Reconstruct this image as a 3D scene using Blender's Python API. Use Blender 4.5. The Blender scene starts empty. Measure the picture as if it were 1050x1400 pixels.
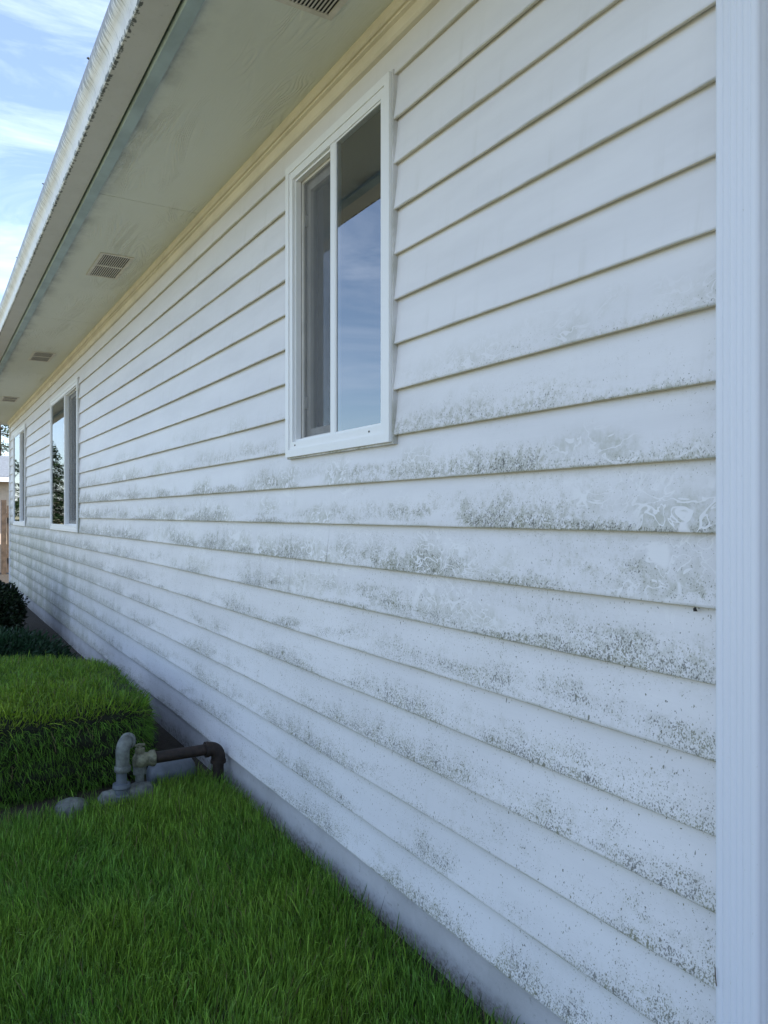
import bpy, bmesh, math, random
import numpy as np
from mathutils import Vector, Matrix, noise as mnoise
R = math.radians
random.seed(7)
rng = np.random.default_rng(11)
scene = bpy.context.scene
col = scene.collection

# ------------------------------------------------------------------ camera
CAMX, CAMH, TH, FPX = -1.155, 1.22, R(30.72), 1060.0
cam_d = bpy.data.cameras.new('camera')
cam = bpy.data.objects.new('camera', cam_d)
col.objects.link(cam)
cam.location = (CAMX, 0, CAMH)
cam.rotation_euler = (R(90), 0, -TH)
cam_d.sensor_fit = 'VERTICAL'
cam_d.sensor_height = 36
cam_d.lens = FPX / 1400 * 36
cam_d.shift_y = 3 / 1400
cam_d.clip_start = 0.02
cam_d.clip_end = 2000
scene.camera = cam

# ------------------------------------------------------------------ world and sun
SUN_EL, SUN_ROT = R(58), R(122)          # sun stands behind the house
w = bpy.data.worlds.new('World')
scene.world = w
w.use_nodes = True
nt = w.node_tree
nt.nodes.clear()
def wn(t, **k):
    n = nt.nodes.new(t)
    for a, b in k.items():
        setattr(n, a, b)
    return n
sky = wn('ShaderNodeTexSky', sky_type='NISHITA', sun_disc=False, sun_elevation=SUN_EL, sun_rotation=SUN_ROT)
sky.air_density = 1.0; sky.dust_density = 0.5; sky.ozone_density = 3.5
tc = wn('ShaderNodeTexCoord')
mp = wn('ShaderNodeMapping'); mp.inputs['Scale'].default_value = (1.3, 1.3, 7.0); mp.inputs['Rotation'].default_value = (R(12), R(-9), R(20))
cn = wn('ShaderNodeTexNoise'); cn.inputs['Scale'].default_value = 2.2; cn.inputs['Detail'].default_value = 9; cn.inputs['Roughness'].default_value = 0.62; cn.inputs['Distortion'].default_value = 0.9
cr = wn('ShaderNodeValToRGB'); cr.color_ramp.elements[0].position = 0.42; cr.color_ramp.elements[1].position = 0.80
cr.color_ramp.elements[0].color = (0.10, 0.10, 0.10, 1); cr.color_ramp.elements[1].color = (0.62, 0.62, 0.62, 1)
mx = wn('ShaderNodeMix', data_type='RGBA')
bg = wn('ShaderNodeBackground'); bg.inputs['Strength'].default_value = 0.13
wo = wn('ShaderNodeOutputWorld')
L = nt.links.new
L(tc.outputs['Generated'], mp.inputs['Vector']); L(mp.outputs[0], cn.inputs['Vector']); L(cn.outputs['Fac'], cr.inputs['Fac'])
L(cr.outputs['Color'], mx.inputs['Factor']); L(sky.outputs[0], mx.inputs['A']); mx.inputs['B'].default_value = (6.2, 7.1, 8.6, 1)
L(mx.outputs['Result'], bg.inputs['Color']); L(bg.outputs[0], wo.inputs['Surface'])

sun_d = bpy.data.lights.new('sun', 'SUN')
sun_d.energy = 5.0; sun_d.angle = R(0.5); sun_d.color = (1.0, 0.93, 0.82)
sun = bpy.data.objects.new('sun', sun_d); col.objects.link(sun)
sdir = Vector((math.sin(SUN_ROT) * math.cos(SUN_EL), math.cos(SUN_ROT) * math.cos(SUN_EL), math.sin(SUN_EL)))
sun.rotation_euler = sdir.to_track_quat('Z', 'Y').to_euler()
sun.location = sdir * 60

vs = scene.view_settings
vs.view_transform = 'Standard'; vs.look = 'None'; vs.gamma = 1; vs.use_curve_mapping = False
vs.exposure = 1.15
scene.cycles.max_bounces = 7; scene.cycles.diffuse_bounces = 4; scene.cycles.glossy_bounces = 3; scene.cycles.transparent_max_bounces = 10; scene.cycles.transmission_bounces = 3

# ------------------------------------------------------------------ helpers
def tag(o, label=None, cat=None, group=None, kind=None):
    if label: o['label'] = label
    if cat: o['category'] = cat
    if group: o['group'] = group
    if kind: o['kind'] = kind
    return o
def empty(name, loc=(0, 0, 0)):
    o = bpy.data.objects.new(name, None); col.objects.link(o); o.location = loc
    o.empty_display_size = 0.2
    return o
def link(name, me, mat=None, parent=None, smooth=False):
    o = bpy.data.objects.new(name, me); col.objects.link(o)
    if mat is not None and not me.materials: me.materials.append(mat)
    if smooth:
        me.polygons.foreach_set('use_smooth', [True] * len(me.polygons))
    if parent is not None:
        o.parent = parent
        pl = parent.matrix_world if False else None
    return o
class MB:
    """collects boxes, tubes and prisms for one mesh"""
    def __init__(s): s.bm = bmesh.new()
    def box(s, x0, x1, y0, y1, z0, z1):
        v = [s.bm.verts.new(p) for p in ((x0,y0,z0),(x1,y0,z0),(x1,y1,z0),(x0,y1,z0),(x0,y0,z1),(x1,y0,z1),(x1,y1,z1),(x0,y1,z1))]
        for f in ((0,3,2,1),(4,5,6,7),(0,1,5,4),(1,2,6,5),(2,3,7,6),(3,0,4,7)):
            s.bm.faces.new([v[i] for i in f])
        return s
    def frame(s, x0, x1, y0, y1, z0, z1, t, tt=None, tb=None, tl=None, tr=None):
        """rectangular ring in the wall plane, mitred: one closed ring"""
        tt = t if tt is None else tt; tb = t if tb is None else tb; tl = t if tl is None else tl; tr = t if tr is None else tr
        o = [(y0,z0),(y1,z0),(y1,z1),(y0,z1)]; i = [(y0+tl,z0+tb),(y1-tr,z0+tb),(y1-tr,z1-tt),(y0+tl,z1-tt)]
        V = [[s.bm.verts.new((x, *p)) for p in ring] for x in (x0, x1) for ring in (o, i)]
        for k in range(4):
            n = (k+1) % 4
            s.bm.faces.new((V[0][k],V[1][k],V[1][n],V[0][n]))
            s.bm.faces.new((V[2][k],V[2][n],V[3][n],V[3][k]))
            s.bm.faces.new((V[0][k],V[0][n],V[2][n],V[2][k]))
            s.bm.faces.new((V[1][k],V[3][k],V[3][n],V[1][n]))
        return s
    def tube(s, pts, rad, n=16, cap=True):
        pts = [Vector(p) for p in pts]
        rad = rad if hasattr(rad, '__len__') else [rad] * len(pts)
        rings = []; up = None
        for i, p in enumerate(pts):
            a = pts[max(i-1, 0)]; b = pts[min(i+1, len(pts)-1)]
            t = (b - a)
            if t.length < 1e-9: t = Vector((0,0,1))
            t.normalize()
            if up is None:
                up = Vector((0,0,1)) if abs(t.z) < 0.9 else Vector((1,0,0))
            u = (up - t * up.dot(t))
            if u.length < 1e-6: u = t.orthogonal()
            u.normalize(); v = t.cross(u); up = u
            rings.append([s.bm.verts.new(p + (u*math.cos(2*math.pi*k/n) + v*math.sin(2*math.pi*k/n))*rad[i]) for k in range(n)])
        for i in range(len(rings)-1):
            for k in range(n):
                s.bm.faces.new((rings[i][k], rings[i][(k+1)%n], rings[i+1][(k+1)%n], rings[i+1][k]))
        if cap:
            s.bm.faces.new(rings[0][::-1]); s.bm.faces.new(rings[-1])
        return s
    def prism_y(s, prof, y0, y1):
        """closed profile of (x, z) points run along y"""
        a = [s.bm.verts.new((p[0], y0, p[1])) for p in prof]; b = [s.bm.verts.new((p[0], y1, p[1])) for p in prof]
        n = len(prof)
        for i in range(n):
            s.bm.faces.new((a[i], a[(i+1)%n], b[(i+1)%n], b[i]))
        s.bm.faces.new(a[::-1]); s.bm.faces.new(b)
        return s
    def build(s, name, mat, parent=None, smooth=False, bevel=0, seg=2, angle=40):
        if bevel:
            bmesh.ops.bevel(s.bm, geom=[e for e in s.bm.edges if e.is_manifold and e.calc_face_angle(0) > R(angle)], offset=bevel, segments=seg, affect='EDGES', profile=0.6)
        bmesh.ops.recalc_face_normals(s.bm, faces=s.bm.faces)
        me = bpy.data.meshes.new(name); s.bm.to_mesh(me); s.bm.free()
        return link(name, me, mat, parent, smooth)
def np_mesh(name, V, F, mat, parent=None, smooth=False, attr=None, loops=None):
    me = bpy.data.meshes.new(name)
    V = np.asarray(V, np.float32); F = np.asarray(F, np.int32)
    me.vertices.add(len(V)); me.vertices.foreach_set('co', V.ravel())
    k = F.shape[1]
    me.loops.add(F.size); me.loops.foreach_set('vertex_index', F.ravel())
    me.polygons.add(len(F)); me.polygons.foreach_set('loop_start', np.arange(0, F.size, k, dtype=np.int32))
    me.update(calc_edges=True)
    if attr is not None:
        a = me.attributes.new('tint', 'FLOAT_COLOR', 'POINT')
        c = np.ones((len(V), 4), np.float32); c[:, :attr.shape[1]] = attr
        a.data.foreach_set('color', c.ravel())
    return link(name, me, mat, parent, smooth)

# ------------------------------------------------------------------ materials
class NT:
    def __init__(s, name):
        s.m = bpy.data.materials.new(name); s.m.use_nodes = True
        s.t = s.m.node_tree; s.p = s.t.nodes['Principled BSDF']; s.out = s.t.nodes['Material Output']
    def n(s, t, **k):
        q = s.t.nodes.new(t)
        for a, b in k.items(): setattr(q, a, b)
        return q
    def l(s, a, b): s.t.links.new(a, b)
    def val(s, sock, v):
        if hasattr(v, 'default_value') or hasattr(v, 'is_output'): s.l(v, sock)
        else: sock.default_value = v
    def math(s, op, a, b=None, clamp=False):
        q = s.n('ShaderNodeMath', operation=op); q.use_clamp = clamp
        s.val(q.inputs[0], a)
        if b is not None: s.val(q.inputs[1], b)
        return q.outputs[0]
    def step(s, x, a, b, lo=0.0, hi=1.0):
        q = s.n('ShaderNodeMapRange', interpolation_type='SMOOTHSTEP')
        s.val(q.inputs[0], x); s.val(q.inputs[1], a); s.val(q.inputs[2], b); q.inputs[3].default_value = lo; q.inputs[4].default_value = hi
        return q.outputs[0]
    def noise(s, vec, scale, detail=3, rough=0.55, dist=0.0):
        q = s.n('ShaderNodeTexNoise'); q.inputs['Scale'].default_value = scale; q.inputs['Detail'].default_value = detail
        q.inputs['Roughness'].default_value = rough; q.inputs['Distortion'].default_value = dist
        if vec is not None: s.l(vec, q.inputs['Vector'])
        return q.outputs['Fac']
    def mapping(s, vec, scale=(1,1,1), loc=(0,0,0), rot=(0,0,0)):
        q = s.n('ShaderNodeMapping'); q.inputs['Scale'].default_value = scale; q.inputs['Location'].default_value = loc; q.inputs['Rotation'].default_value = rot
        s.l(vec, q.inputs['Vector']); return q.outputs[0]
    def mix(s, f, a, b):
        q = s.n('ShaderNodeMix', data_type='RGBA'); s.val(q.inputs['Factor'], f)
        for k, v in (('A', a), ('B', b)):
            if isinstance(v, tuple): q.inputs[k].default_value = (*v, 1)
            else: s.l(v, q.inputs[k])
        return q.outputs['Result']
    def pos(s): return s.n('ShaderNodeNewGeometry').outputs['Position']
    def obj(s): return s.n('ShaderNodeTexCoord').outputs['Object']
    def bump(s, h, strength=0.3, dist=0.002):
        q = s.n('ShaderNodeBump'); q.inputs['Strength'].default_value = strength; q.inputs['Distance'].default_value = dist
        s.l(h, q.inputs['Height']); s.l(q.outputs[0], s.p.inputs['Normal'])
    def base(s, c, rough=0.5, metal=0.0):
        if isinstance(c, tuple): s.p.inputs['Base Color'].default_value = (*c, 1)
        else: s.l(c, s.p.inputs['Base Color'])
        s.val(s.p.inputs['Roughness'], rough); s.p.inputs['Metallic'].default_value = metal
        return s.m

def plain(name, c, rough=0.5, metal=0.0, var=0.12, scale=9.0, bump=0.0):
    k = NT(name); p = k.pos()
    f = k.noise(p, scale, 5, 0.6)
    d = tuple(x * (1 - var) for x in c)
    u = tuple(min(1, x * (1 + var * 0.5)) for x in c)
    m = k.base(k.mix(k.step(f, 0.3, 0.7), d, u), rough, metal)
    if bump: k.bump(k.noise(p, scale * 8, 4), bump, 0.002)
    return m

def siding_material():
    k = NT('vinyl_siding')
    P = k.pos()
    sp = k.n('ShaderNodeSeparateXYZ'); k.l(P, sp.inputs[0]); y, z = sp.outputs[1], sp.outputs[2]
    uv = k.n('ShaderNodeUVMap'); su = k.n('ShaderNodeSeparateXYZ'); k.l(uv.outputs[0], su.inputs[0])
    v = su.outputs[1]                                        # 0 at the drip edge of a board, 1 at its top
    # where grime gathers: low on the wall, low on each board, in drifts
    low = k.step(z, 1.80, 1.22)
    drift = k.noise(k.mapping(P, (1, 1.6, 8.5)), 1.15, 3, 0.55, 0.4)
    drift2 = k.noise(k.mapping(P, (1, 7.0, 4.0), (3, 1, 2)), 1.6, 4, 0.6, 0.5)
    edge = k.math('ADD', v, k.math('MULTIPLY', k.math('SUBTRACT', drift2, 0.5), -1.1))
    inboard = k.step(edge, 0.72, 0.02)
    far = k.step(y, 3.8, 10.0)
    near = k.step(y, 1.9, 0.95)
    amt = k.math('MULTIPLY', k.step(k.math('ADD', drift, k.math('MULTIPLY', far, 0.20)), 0.35, 0.62), low)
    amt = k.math('ADD', amt, k.math('MULTIPLY', k.math('MULTIPLY', low, near), 0.22), True)
    amt = k.math('ADD', amt, k.math('MULTIPLY', k.step(z, 1.25, 0.75), 0.10), True)
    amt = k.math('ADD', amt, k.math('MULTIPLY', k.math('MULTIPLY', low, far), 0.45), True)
    amt = k.math('MULTIPLY', amt, k.math('ADD', 0.26, k.math('MULTIPLY', inboard, 0.74)))
    # speckle in two grain sizes
    s1 = k.noise(k.mapping(P, (1, 1.0, 0.85)), 270, 2, 0.6)
    s2 = k.noise(k.mapping(P, (1, 1.0, 0.75), (5, 2, 1)), 95, 4, 0.66, 0.5)
    thr1 = k.math('SUBTRACT', 0.715, k.math('MULTIPLY', amt, 0.20))
    thr2 = k.math('SUBTRACT', 0.765, k.math('MULTIPLY', amt, 0.20))
    d1 = k.step(k.math('SUBTRACT', s1, thr1), -0.01, 0.05)
    d2 = k.step(k.math('SUBTRACT', s2, thr2), -0.01, 0.06)
    sp3 = k.noise(k.mapping(P, (1, 1.0, 0.8), (7, 7, 2)), 170, 2, 0.6)
    d3 = k.math('MULTIPLY', k.step(sp3, k.math('SUBTRACT', 0.705, k.math('MULTIPLY', k.step(drift2, 0.32, 0.64), 0.085)), 0.725), k.math('MULTIPLY', k.step(z, 1.35, 0.95), 0.95))
    has = k.step(amt, 0.06, 0.22)
    dots = k.math('MAXIMUM', k.math('MULTIPLY', k.math('MAXIMUM', k.math('MULTIPLY', d1, 0.72), k.math('MULTIPLY', d2, 0.86)), has), d3)
    patch = k.step(k.noise(k.mapping(P, (1, 2.2, 3.5), (1, 8, 3)), 1.3, 2), 0.45, 0.60)
    film2 = k.math('MULTIPLY', k.math('MULTIPLY', patch, k.step(edge, 0.80, 0.25)), k.math('MULTIPLY', k.step(z, 1.75, 1.45), k.step(z, 0.80, 1.05)))
    film2 = k.math('MULTIPLY', film2, k.step(k.noise(P, 45, 3, 0.75), 0.30, 0.66, 0.12, 0.58))
    film = k.math('MULTIPLY', k.step(k.math('MULTIPLY', amt, k.step(k.noise(P, 60, 4, 0.75), 0.30, 0.72)), 0.04, 0.55), k.math('ADD', 0.20, k.math('MULTIPLY', k.math('MAXIMUM', k.step(z, 0.75, 1.15), far), 0.32)))
    # snail-grazed trails: clean meandering lines through the film
    tr = k.noise(k.mapping(P, (1, 1, 1.5), (9, 4, 4)), 13, 2, 0.5, 1.6)
    trail = k.step(k.math('ABSOLUTE', k.math('SUBTRACT', tr, 0.5)), 0.028, 0.012)
    blot = k.step(k.noise(k.mapping(P, (1, 1, 1.3), (2, 2, 7)), 9, 3, 0.5, 0.8), 0.62, 0.68)
    clean = k.math('MULTIPLY', k.math('MAXIMUM', trail, blot), k.math('MULTIPLY', patch, k.step(z, 0.85, 1.05)))
    keep = k.math('SUBTRACT', 1.0, clean, True)
    tone = k.noise(k.mapping(P, (1, 0.6, 3)), 2.5, 4, 0.6)
    basec = k.mix(k.step(tone, 0.3, 0.7), (0.71, 0.705, 0.735), (0.775, 0.77, 0.80))
    # thin chalky green cast at the far, damp end, with shrub shade painted in
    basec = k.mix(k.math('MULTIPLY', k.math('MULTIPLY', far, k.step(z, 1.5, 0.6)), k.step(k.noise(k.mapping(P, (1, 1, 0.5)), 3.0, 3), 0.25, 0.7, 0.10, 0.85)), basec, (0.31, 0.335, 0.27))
    # drips below the laps on the upper boards
    drip = k.math('MULTIPLY', k.step(k.noise(k.mapping(P, (1, 9, 0.9)), 2.5, 4, 0.6), 0.52, 0.75, 0, 0.16), k.step(v, 0.9, 0.1))
    basec = k.mix(drip, basec, (0.42, 0.41, 0.35))
    c = k.mix(k.math('MULTIPLY', k.math('MAXIMUM', film, film2), keep), basec, (0.335, 0.34, 0.25))
    c = k.mix(k.math('MULTIPLY', clean, k.math('MULTIPLY', low, 0.6)), c, (0.83, 0.83, 0.85))
    grey = k.mix(k.step(k.noise(P, 20, 3), 0.4, 0.62), (0.085, 0.086, 0.075), (0.165, 0.165, 0.09))
    c = k.mix(k.math('MULTIPLY', dots, keep), c, grey)
    # green-brown line of algae right on the drip edge
    lip = k.math('MULTIPLY', k.step(v, 0.035, 0.0), k.step(k.noise(P, 6, 4), 0.40, 0.66, 0.15, 0.6))
    c = k.mix(lip, c, (0.26, 0.26, 0.18))
    c = k.mix(k.step(v, -0.004, -0.018, 0, 0.75), c, (0.60, 0.55, 0.40))      # bounce-lit tan of the lap shadows, painted into the colour
    m = k.base(c, k.math('ADD', 0.46, k.math('MULTIPLY', film, 0.6)))
    k.p.inputs['Specular IOR Level'].default_value = 0.35
    k.bump(k.noise(k.mapping(P, (1, 0.35, 6)), 40, 2), 0.10, 0.002)
    return m

def soffit_material():
    k = NT('painted_soffit'); P = k.pos()
    sp = k.n('ShaderNodeSeparateXYZ'); k.l(P, sp.inputs[0])
    # plywood face: contour-like grain rings
    q = k.mapping(P, (7.0, 1.0, 1), (0.3, 0.7, 0))
    rings = k.noise(q, 1.0, 2, 0.45, 0.6)
    g = k.math('FRACT', k.math('MULTIPLY', rings, 34))
    g = k.math('ABSOLUTE', k.math('SUBTRACT', g, 0.5))
    raised = k.step(k.noise(k.mapping(P, (2.2, 0.9, 1), (4, 3.2, 0)), 1.5, 3), 0.44, 0.62)
    g = k.math('MULTIPLY', k.step(g, 0.05, 0.4), raised)
    g2 = k.noise(k.mapping(P, (30, 2.5, 1)), 6, 4, 0.6)
    stain = k.step(k.noise(k.mapping(P, (2.5, 1, 1)), 2.2, 5, 0.65), 0.5, 0.78)
    edge = k.step(sp.outputs[0], -0.40, -0.50)
    dirt = k.math('MULTIPLY', edge, k.step(k.noise(P, 5, 5, 0.7), 0.35, 0.7, 0.0, 0.5))
    c = k.mix(k.math('MULTIPLY', stain, 0.35), (0.70, 0.72, 0.64), (0.57, 0.585, 0.52))
    c = k.mix(dirt, c, (0.13, 0.135, 0.12))
    m = k.base(c, 0.6)
    k.bump(k.math('ADD', g, k.math('MULTIPLY', g2, 0.25)), 0.6, 0.0035)
    return m

def gutter_material():
    k = NT('stained_gutter'); P = k.pos()
    sp = k.n('ShaderNodeSeparateXYZ'); k.l(P, sp.inputs[0]); z = sp.outputs[2]
    streak = k.noise(k.mapping(P, (1, 34, 3.0)), 3.0, 6, 0.8, 0.5)
    top = k.step(z, 2.675, 2.745)
    s = k.step(k.math('ADD', streak, k.math('MULTIPLY', top, 0.22)), 0.54, 0.68)
    s = k.math('MULTIPLY', s, k.step(z, 2.632, 2.67))
    moss_n = k.noise(k.mapping(P, (1, 1, 1)), 46, 5, 0.7)
    band = k.math('MULTIPLY', k.step(z, 2.665, 2.638), k.step(sp.outputs[0], -0.616, -0.637))
    moss = k.step(k.math('MULTIPLY', moss_n, k.math('ADD', 0.35, k.math('MULTIPLY', band, 0.65))), 0.45, 0.54)
    base = k.mix(k.step(k.noise(P, 7, 5, 0.65), 0.4, 0.7), (0.80, 0.80, 0.79), (0.66, 0.66, 0.64))
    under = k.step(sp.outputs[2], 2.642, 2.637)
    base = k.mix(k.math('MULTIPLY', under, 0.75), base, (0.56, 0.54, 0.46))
    spots = k.step(k.noise(P, 60, 4, 0.7), 0.60, 0.72, 0, 0.4)
    base = k.mix(spots, base, (0.24, 0.24, 0.20))
    c = k.mix(k.math('MULTIPLY', s, 0.82), base, (0.13, 0.13, 0.105))
    c = k.mix(moss, c, (0.085, 0.088, 0.058))
    m = k.base(c, 0.38)
    k.bump(k.noise(P, 60, 4), 0.15, 0.002)
    return m

def white_vinyl(name, c=(0.80, 0.80, 0.78), streaks=0.12):
    k = NT(name); P = k.pos()
    f = k.step(k.noise(k.mapping(P, (8, 8, 0.8)), 3, 5, 0.65), 0.45, 0.8, 0, streaks)
    f2 = k.step(k.noise(P, 120, 4, 0.7), 0.66, 0.76, 0, 0.35)
    cc = k.mix(f, c, (0.48, 0.47, 0.42)); cc = k.mix(f2, cc, (0.35, 0.35, 0.31))
    m = k.base(cc, 0.42); k.bump(k.noise(P, 50, 3), 0.04, 0.002)
    return m

def glass_material(name, tint=(0.80, 0.86, 0.86), ior=3.1):
    k = NT(name); t = k.t
    t.nodes.remove(k.p)
    fr = k.n('ShaderNodeFresnel'); fr.inputs['IOR'].default_value = ior
    tr = k.n('ShaderNodeBsdfTransparent'); tr.inputs['Color'].default_value = (*tint, 1)
    gl = k.n('ShaderNodeBsdfGlossy'); gl.inputs['Roughness'].default_value = 0.008; gl.inputs['Color'].default_value = (0.95, 0.97, 1, 1)
    b = k.n('ShaderNodeBump'); b.inputs['Strength'].default_value = 0.02; b.inputs['Distance'].default_value = 0.01
    k.l(k.noise(k.pos(), 2.0, 1), b.inputs['Height']); k.l(b.outputs[0], gl.inputs['Normal'])
    mx = k.n('ShaderNodeMixShader'); k.l(fr.outputs[0], mx.inputs[0]); k.l(tr.outputs[0], mx.inputs[1]); k.l(gl.outputs[0], mx.inputs[2])
    k.l(mx.outputs[0], k.out.inputs['Surface'])
    return k.m

def screen_material():
    k = NT('insect_screen'); t = k.t
    k.base((0.16, 0.165, 0.17), 0.7)
    tr = k.n('ShaderNodeBsdfTransparent'); mx = k.n('ShaderNodeMixShader')
    P = k.pos()
    f = k.step(k.noise(k.mapping(P, (1, 1, 0.2)), 10, 4), 0.3, 0.7, 0.26, 0.36)
    k.l(f, mx.inputs[0]); k.l(tr.outputs[0], mx.inputs[1]); k.l(k.p.outputs[0], mx.inputs[2]); k.l(mx.outputs[0], k.out.inputs['Surface'])
    return k.m

def foliage_material(name, rough=0.5, trans=0.35):
    k = NT(name); t = k.t
    a = k.n('ShaderNodeAttribute', attribute_name='tint')
    k.base(a.outputs['Color'], rough); k.p.inputs['Specular IOR Level'].default_value = 0.3
    tl = k.n('ShaderNodeBsdfTranslucent'); k.l(a.outputs['Color'], tl.inputs['Color'])
    mx = k.n('ShaderNodeMixShader'); mx.inputs[0].default_value = trans
    k.l(k.p.outputs[0], mx.inputs[1]); k.l(tl.outputs[0], mx.inputs[2]); k.l(mx.outputs[0], k.out.inputs['Surface'])
    return k.m

def ground_material():
    k = NT('lawn_ground'); P = k.pos()
    sp = k.n('ShaderNodeSeparateXYZ'); k.l(P, sp.inputs[0])
    g = k.mix(k.step(k.noise(P, 14, 6, 0.7), 0.35, 0.65), (0.12, 0.125, 0.06), (0.22, 0.205, 0.12))
    g = k.mix(k.step(k.noise(P, 0.5, 4), 0.4, 0.7), g, (0.26, 0.235, 0.15))
    soil = k.mix(k.noise(P, 60, 5, 0.7), (0.020, 0.016, 0.011), (0.055, 0.043, 0.030))
    f = k.step(sp.outputs[0], -2.1, -2.6)  # out-of-view yard made pale and dry to bounce warm light at the house
    m = k.base(k.mix(f, soil, g), 0.9)
    k.bump(k.noise(P, 45, 5, 0.7), 0.8, 0.02)
    return m

def concrete_material():
    k = NT('painted_foundation'); P = k.pos()
    c = k.mix(k.step(k.noise(P, 3.5, 6, 0.65), 0.35, 0.7), (0.50, 0.50, 0.53), (0.40, 0.40, 0.42))
    c = k.mix(k.step(k.noise(P, 45, 5, 0.7), 0.58, 0.72, 0, 0.5), c, (0.15, 0.15, 0.14))
    sz = k.n('ShaderNodeSeparateXYZ'); k.l(P, sz.inputs[0])
    spl = k.math('MULTIPLY', k.step(k.math('ADD', sz.outputs[2], k.math('MULTIPLY', k.noise(P, 9, 4, 0.7), 0.10)), 0.17, 0.09), k.step(k.noise(P, 90, 4, 0.7), 0.42, 0.62, 0.2, 0.8))
    c = k.mix(spl, c, (0.12, 0.105, 0.08))
    m = k.base(c, 0.8); k.bump(k.noise(P, 70, 5, 0.7), 0.35, 0.003)
    return m

M = {}
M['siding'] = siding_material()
M['soffit'] = soffit_material()
M['gutter'] = gutter_material()
M['vinyl'] = white_vinyl('white_window_vinyl', (0.83, 0.84, 0.86), 0.08)
M['spout'] = white_vinyl('white_downspout_paint', (0.74, 0.77, 0.85), 0.10)
M['trim'] = plain('beige_trim_vinyl', (0.74, 0.685, 0.555), 0.5, 0, 0.10, 4)
M['fascia'] = plain('grey_blue_fascia_paint', (0.40, 0.50, 0.51), 0.55, 0, 0.18, 5, 0.1)
M['glass'] = glass_material('window_glass')
M['screen'] = screen_material()
M['foundation'] = concrete_material()
M['shadowline'] = plain('dark_gap_paint', (0.035, 0.035, 0.033), 0.8)
M['room'] = plain('room_wall_paint', (0.42, 0.42, 0.40), 0.8)
M['blind'] = plain('pale_blind_fabric', (0.60, 0.63, 0.66), 0.8, 0, 0.08)
M['sashgrey'] = plain('grey_sash_vinyl', (0.70, 0.68, 0.65), 0.5)
M['ventmetal'] = plain('painted_vent_metal', (0.66, 0.62, 0.53), 0.5, 0, 0.15, 20)
M['ground'] = ground_material()
M['grass'] = foliage_material('grass_blade', 0.45, 0.30)
M['leaf'] = foliage_material('shrub_leaf', 0.5, 0.25)
M['needle'] = foliage_material('conifer_needle', 0.6, 0.2)
M['bark'] = plain('tree_bark', (0.10, 0.075, 0.055), 0.9, 0, 0.35, 12, 0.6)
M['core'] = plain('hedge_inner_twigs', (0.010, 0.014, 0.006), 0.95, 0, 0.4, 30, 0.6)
M['iron'] = plain('dark_iron_pipe', (0.022, 0.013, 0.010), 0.7, 0.0, 0.6, 40, 0.3)
M['galv'] = plain('grey_galvanised_fitting', (0.15, 0.165, 0.155), 0.6, 0.2, 0.45, 35, 0.4)
M['brass'] = plain('weathered_brass_valve', (0.19, 0.19, 0.13), 0.55, 0.25, 0.55, 40, 0.4)
M['bluepaint'] = plain('blue_grey_meter_paint', (0.12, 0.14, 0.17), 0.5, 0.1, 0.25, 20, 0.1)
M['wood'] = plain('weathered_fence_wood', (0.12, 0.085, 0.06), 0.8, 0, 0.35, 14, 0.4)
M['stucco'] = plain('pinkish_cream_wall', (0.62, 0.50, 0.38), 0.85, 0, 0.15, 6, 0.2)
M['shingle'] = plain('slate_blue_shingles', (0.13, 0.15, 0.18), 0.85, 0, 0.3, 15, 0.4)

# ------------------------------------------------------------------ setting: ground
E = 0.127                                    # height of one board
def kz(k): return CAMH - (k - 6.757) * E      # height of lap line k
SOF = CAMH + 11.1 * E                        # soffit underside
TRIM_B = CAMH + 10.46 * E
Y0, Y1 = -6.0, 13.15                         # the long wall runs from Y0 to Y1; unseen Y0 end lengthened to block sun
HX = 8.2                                     # depth of the house
def wy(px, xo=-0.014):
    u = (px - 525) / FPX
    s, c = math.sin(TH), math.cos(TH)
    d = (xo - CAMX) / (s + u * c)
    return d * (c - u * s)

n = 90
gx = np.concatenate([[-600, -200, -80, -30], np.linspace(-12, 12, 60), [30, 80, 200, 600]])
gy = np.concatenate([[-600, -200, -60], np.linspace(-12, 34, 90), [80, 200, 600]])
GX, GY = np.meshgrid(gx, gy, indexing='ij')
GZ = 0.03 + np.array([[0.012 * mnoise.noise(Vector((a * 0.9, b * 0.9, 0))) if abs(a) < 13 and -13 < b < 35 else 0 for b in gy] for a in gx])
V = np.stack([GX, GY, GZ], -1).reshape(-1, 3)
ny = len(gy)
F = [(i*ny+j, (i+1)*ny+j, (i+1)*ny+j+1, i*ny+j+1) for i in range(len(gx)-1) for j in range(ny-1)]
g = np_mesh('ground', V, F, M['ground'], smooth=True); tag(g, 'dark soil and lawn ground around the house', kind='structure')

# ------------------------------------------------------------------ house
house = empty('house', (0, 0, 0))
tag(house, 'long single storey house with stained white lap siding and wide eave', 'house')

wins = []   # (y0, y1, z0, z1) outer trim edges
def zat(py, px, xo=-0.03):
    u = (px - 525) / FPX
    d = (xo - CAMX) / (math.sin(TH) + u * math.cos(TH))
    return CAMH - (py - 703) * d / FPX
W1 = (wy(531.5, -0.03), wy(390, -0.03), kz(5.15), kz(-3.05))
W2 = (wy(105, -0.03), wy(105, -0.03) + 1.64, zat(728, 105), zat(516, 105))
W3 = (wy(33.5, -0.03), wy(33.5, -0.03) + 1.50, W2[2], W2[3])
wins = [W1, W2, W3]

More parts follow.
